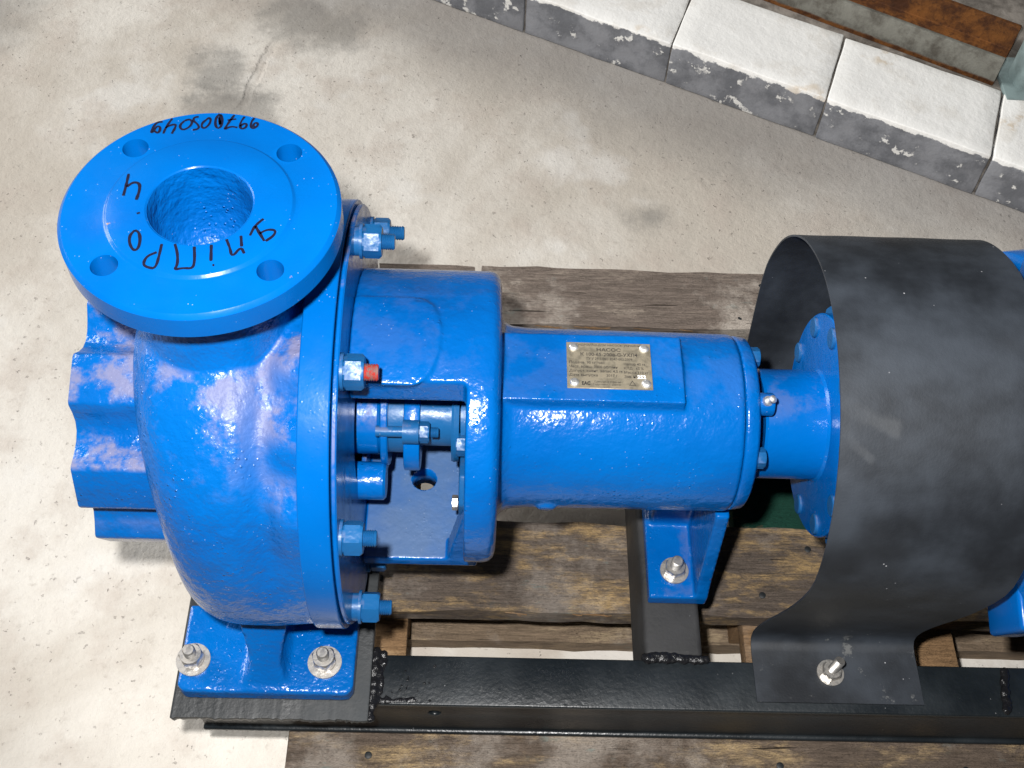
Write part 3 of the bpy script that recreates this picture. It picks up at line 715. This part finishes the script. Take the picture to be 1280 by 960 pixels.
# support leg under the bearing housing
leg = join(prism([(-60, -52), (60, -52), (76, -150), (81, -168), (-81, -168), (-76, -150)], 381, 393, 'yz'), box(340, 393, -81, 81, -181.4, -167), prism([(-7, -60), (7, -60), (7, -170), (-7, -170)], 345, 385, 'yz'))
o = tmp(leg); remesh(o, 1.6, 4, .5); finish(o, 'support_leg', 'arm', pump)
for y in (-55, 55):
    put('washer', washer(13, 5.5, 2.2), 'steel', pump, (364, y, -166.8), None); put('nut', hexnut(17, 9), 'steel', pump, (364, y, -164.6), Matrix.Rotation(.4, 3, 'Z'))
    put('stud', thread(5.2, 11, 1.3), 'steel', pump, (364, y, -155.6), None)

# nameplate on its pad
np_o = (281, -.5, 76.9); rotz = math.radians(.6)
npz = 76.75
npl = bpart('nameplate', box(248.5, 313.5, -22.5, 20.5, npz - .4, npz + .6), 'brass', pump, .3, 1)
riv = new_mesh('rivet', *lathe([(0, 3.7), (.6, 3.7), (1.5, 2.9), (1.9, 1.4), (1.9, .5)], 'z', 24), smooth=50)
for x in (254, 308.5):
    for y in (-17.3, 15.6): put('rivet', riv, 'rivet', npl, (x, y, npz + .6))
def text(body, x, y, size, sx=1.0, mat='print', align='LEFT', bold=.0):
    cu = bpy.data.curves.new('text', 'FONT'); cu.body = body; cu.size = size * S; cu.align_x = align; cu.offset = bold * S; cu.resolution_u = 2
    ob = bpy.data.objects.new('text', cu); C.objects.link(ob); me = bake(ob); bpy.data.objects.remove(ob)
    me.transform(Matrix.Diagonal((sx, 1, 1, 1))); me.materials.clear()
    return me, (x, y, npz + .72), mat
def put_text(*a, **k):
    me, loc, mat = text(*a, **k); put('lettering', me, mat, npl, loc)
put_text('ГИДРОМАШ-ДОМ НАСОСЫ УКРАИНЫ', 281, 17.2, 2.5, 1.05, align='CENTER', bold=.02)
put_text('НАСОС', 281, 12.2, 4.2, 1.25, align='CENTER', bold=.06)
put_text('К 100-65-200а-С-УХЛ4', 281, 7.7, 4.3, 1.02, align='CENTER', bold=.06)
put_text('ТУ У 29.1-00218547-002:2009', 281, 3.9, 3.3, .86, align='CENTER', bold=.03)
for i, (a_, b_) in enumerate((('Подача  90 м³/час', 'Напор 40 м'), ('Част. вращ. 3000 об/мин', 'КПД   65 %'), ('Допуст. кавит. запас 4,5 м', 'Масса 110 кг'), ('Дата выпуска       2017 г.', 'Зав. №'))):
    put_text(a_, 250.2, .2 - 3.9 * i, 3.3, .98, bold=.03); put_text(b_, 292, -.4 - 3.9 * i, 3.2, .95, bold=.03)
put_text('252', 302, -12.6, 4.4, 1.0, 'stamp', bold=.12)
put_text('EAC', 259.5, -19.5, 4.6, .75, bold=.2)
put_text('Сделано в Украине', 269, -17.0, 2.2, 1.0); put_text('Гидромаш, г. Днепр', 268, -19.4, 2.2, 1.0)
tv, tf = [], []
for (r0, r1) in ((3.1, 2.3),):
    for k in range(3):
        a = math.radians(90 + 120 * k); tv += [(298 + r0 * math.cos(a), -17.6 + r0 * math.sin(a), npz + .72), (298 + r1 * math.cos(a), -17.6 + r1 * math.sin(a), npz + .72)]
    tf = [(0, 2, 3, 1), (2, 4, 5, 3), (4, 0, 1, 5)]
part('warning_triangle', (tv, tf), 'print', npl, None)

# ------------------------------------------------------------------ flexible coupling between pump and motor
cpl = thing('shaft_coupling', 'blue pin coupling on the pump shaft, half inside the black guard', 'coupling', (458, 0, -94))
def cpl_half(x0, d):
    # hub + flange with a scalloped rim
    return lathe([(x0, 21), (x0, 43), (x0 + d * 2, 45), (x0 + d * 48, 45), (x0 + d * 50, 47), (x0 + d * 52, 91), (x0 + d * 53, 92), (x0 + d * 64, 92), (x0 + d * 64, 21)], 'x', 96)
part('pump_half', cpl_half(408, 1), 'casting2', cpl)
def ring(x0, x1, R, rn, n=10, ph=0.0):
    P = []
    for i in range(n * 16):
        a = 2 * math.pi * i / (n * 16); k = abs(((a - ph) * n / (2 * math.pi)) % 1 - .5) * 2
        P.append(((R - rn * sstep(k, .45, .62)) * math.cos(a), (R - rn * sstep(k, .45, .62)) * math.sin(a)))
    return prism(P, x0, x1, 'yz')
part('pin_ring', ring(472.3, 484, 99, 9, 10, .2), 'small', cpl, 40)
part('motor_half', lathe([(484.3, 21), (484.3, 98), (499, 98), (501, 96), (502, 47), (570, 45), (570, 21)], 'x', 96), 'casting2', cpl)
pinm = new_mesh('pin', *lathe([(-4, 7.5), (-3.2, 8.6), (16, 8.6), (16, 5)], 'z', 20), smooth=30)
for k in range(10):
    a = .2 + math.pi / 10 + 2 * math.pi * k / 10
    put('pin', pinm, 'steel' if k % 3 else 'small', cpl, (461, 81 * math.cos(a), 81 * math.sin(a)), TOX)

# ------------------------------------------------------------------ sheet guard over the coupling
gd_o = (505, 0, -190)
grd = thing('coupling_guard', 'arched charcoal sheet steel guard over the coupling, bolted to the black frame', 'guard', gd_o)
half = []
def guard_profile():
    # from the front foot over the arch to the rear foot, symmetric in y
    P = [(-168, -187.6), (-142, -187.6), (-122, -187.5), (-115, -186), (-111, -182), (-110, -174), (-112, -160), (-117, -138), (-124, -112), (-131, -88), (-138, -62), (-144, -38), (-149, -14), (-152, 6)]
    for k in range(0, 30):
        a = math.radians(172 - k * (172 - 90) / 29); r = 156
        P.append((r * math.cos(a) * .985, r * math.sin(a)))
    Q = [(-y, z) for y, z in P[::-1]][1:]
    return P + Q
def guard_sheet():
    P = guard_profile(); th = 1.6; n = len(P); nx = 12; V, F = [], []
    N = []
    for i in range(n):
        a, b = Vector(P[max(0, i - 1)]), Vector(P[min(n - 1, i + 1)]); d = (b - a).normalized(); N.append(Vector((-d.y, d.x)))
    for i in range(n):
        for j in range(nx + 1):
            x = 432 + 147.5 * j / nx; wv = .5 * mnoise.noise(Vector((i * .18, j * .35, 1)))
            if i <= 2 or i >= n - 3: wv = 0
            V.append((x, P[i][0] + N[i].x * wv, P[i][1] + N[i].y * wv))
    m = n * (nx + 1)
    for i in range(n):
        for j in range(nx + 1): q = V[i * (nx + 1) + j]; V.append((q[0], q[1] - N[i].x * th, q[2] - N[i].y * th))
    k = nx + 1
    for i in range(n - 1):
        for j in range(nx):
            a = i * k + j; F += [(a, a + 1, a + k + 1, a + k), (m + a, m + a + k, m + a + k + 1, m + a + 1)]
    for i in range(n - 1): F += [(i * k, i * k + k, m + i * k + k, m + i * k), (i * k + nx, m + i * k + nx, m + i * k + k + nx, i * k + k + nx)]
    for j in range(nx): F += [(j, m + j, m + j + 1, j + 1), ((n - 1) * k + j, (n - 1) * k + j + 1, m + (n - 1) * k + j + 1, m + (n - 1) * k + j)]
    return V, F
part('guard_sheet', guard_sheet(), 'guard', grd, 40)
tilt = Matrix.Rotation(math.radians(14), 3, 'Y') @ Matrix.Rotation(math.radians(-10), 3, 'X')
for y in (-141, 141):
    put('washer', washer(12, 5, 1.8), 'steel', grd, (500, y, -187.2), None); put('nut', hexnut(16, 8), 'steel', grd, (500, y, -185.4), Matrix.Rotation(.3, 3, 'Z'))
    put('stud', thread(4.6, 15, 1.2), 'steel', grd, (500, y, -178), tilt)

# ------------------------------------------------------------------ the motor, almost wholly off the picture
mot = thing('electric_motor', 'blue electric motor at the right edge behind the black guard', 'motor', (760, 0, -190))
bpart('end_shield', lathe([(590, 22), (590, 60), (597, 66), (601, 138), (604, 146), (626, 149), (628, 147), (628, 22)], 'x', 120), 'smooth', mot, .8, 1)
part('motor_body', lathe([(628, 30), (628, 126), (960, 126), (964, 120), (964, 30)], 'x', 96), 'smooth', mot)
for k in range(44):
    a = 2 * math.pi * k / 44
    if abs(math.degrees(a) - 270) < 30: continue
    c_, s_ = math.cos(a), math.sin(a); V, F = box(632, 950, 124, 141, -1.8, 1.8)
    part('fin', ([(x, r * c_ - t_ * s_, r * s_ + t_ * c_) for x, r, t_ in V], F), 'smooth', mot)
for a in (198, 342, 70, 110):
    a = math.radians(a); c_, s_ = math.cos(a), math.sin(a); V, F = box(600, 626, 126, 166, -30, 30)
    bpart('shield_lug', ([(x, r * c_ - t_ * s_, r * s_ + t_ * c_) for x, r, t_ in V], F), 'smooth', mot, 4, 3)
for s in (-1, 1):
    bpart('motor_foot', join(box(690, 900, min(s * 70, s * 165), max(s * 70, s * 165), -189.6, -172), box(700, 890, min(s * 70, s * 95), max(s * 70, s * 95), -172.4, -95)), 'smooth', mot, 2)
part('motor_shaft', lathe([(560, 20), (592, 20)], 'x', 32), 'steel', mot)
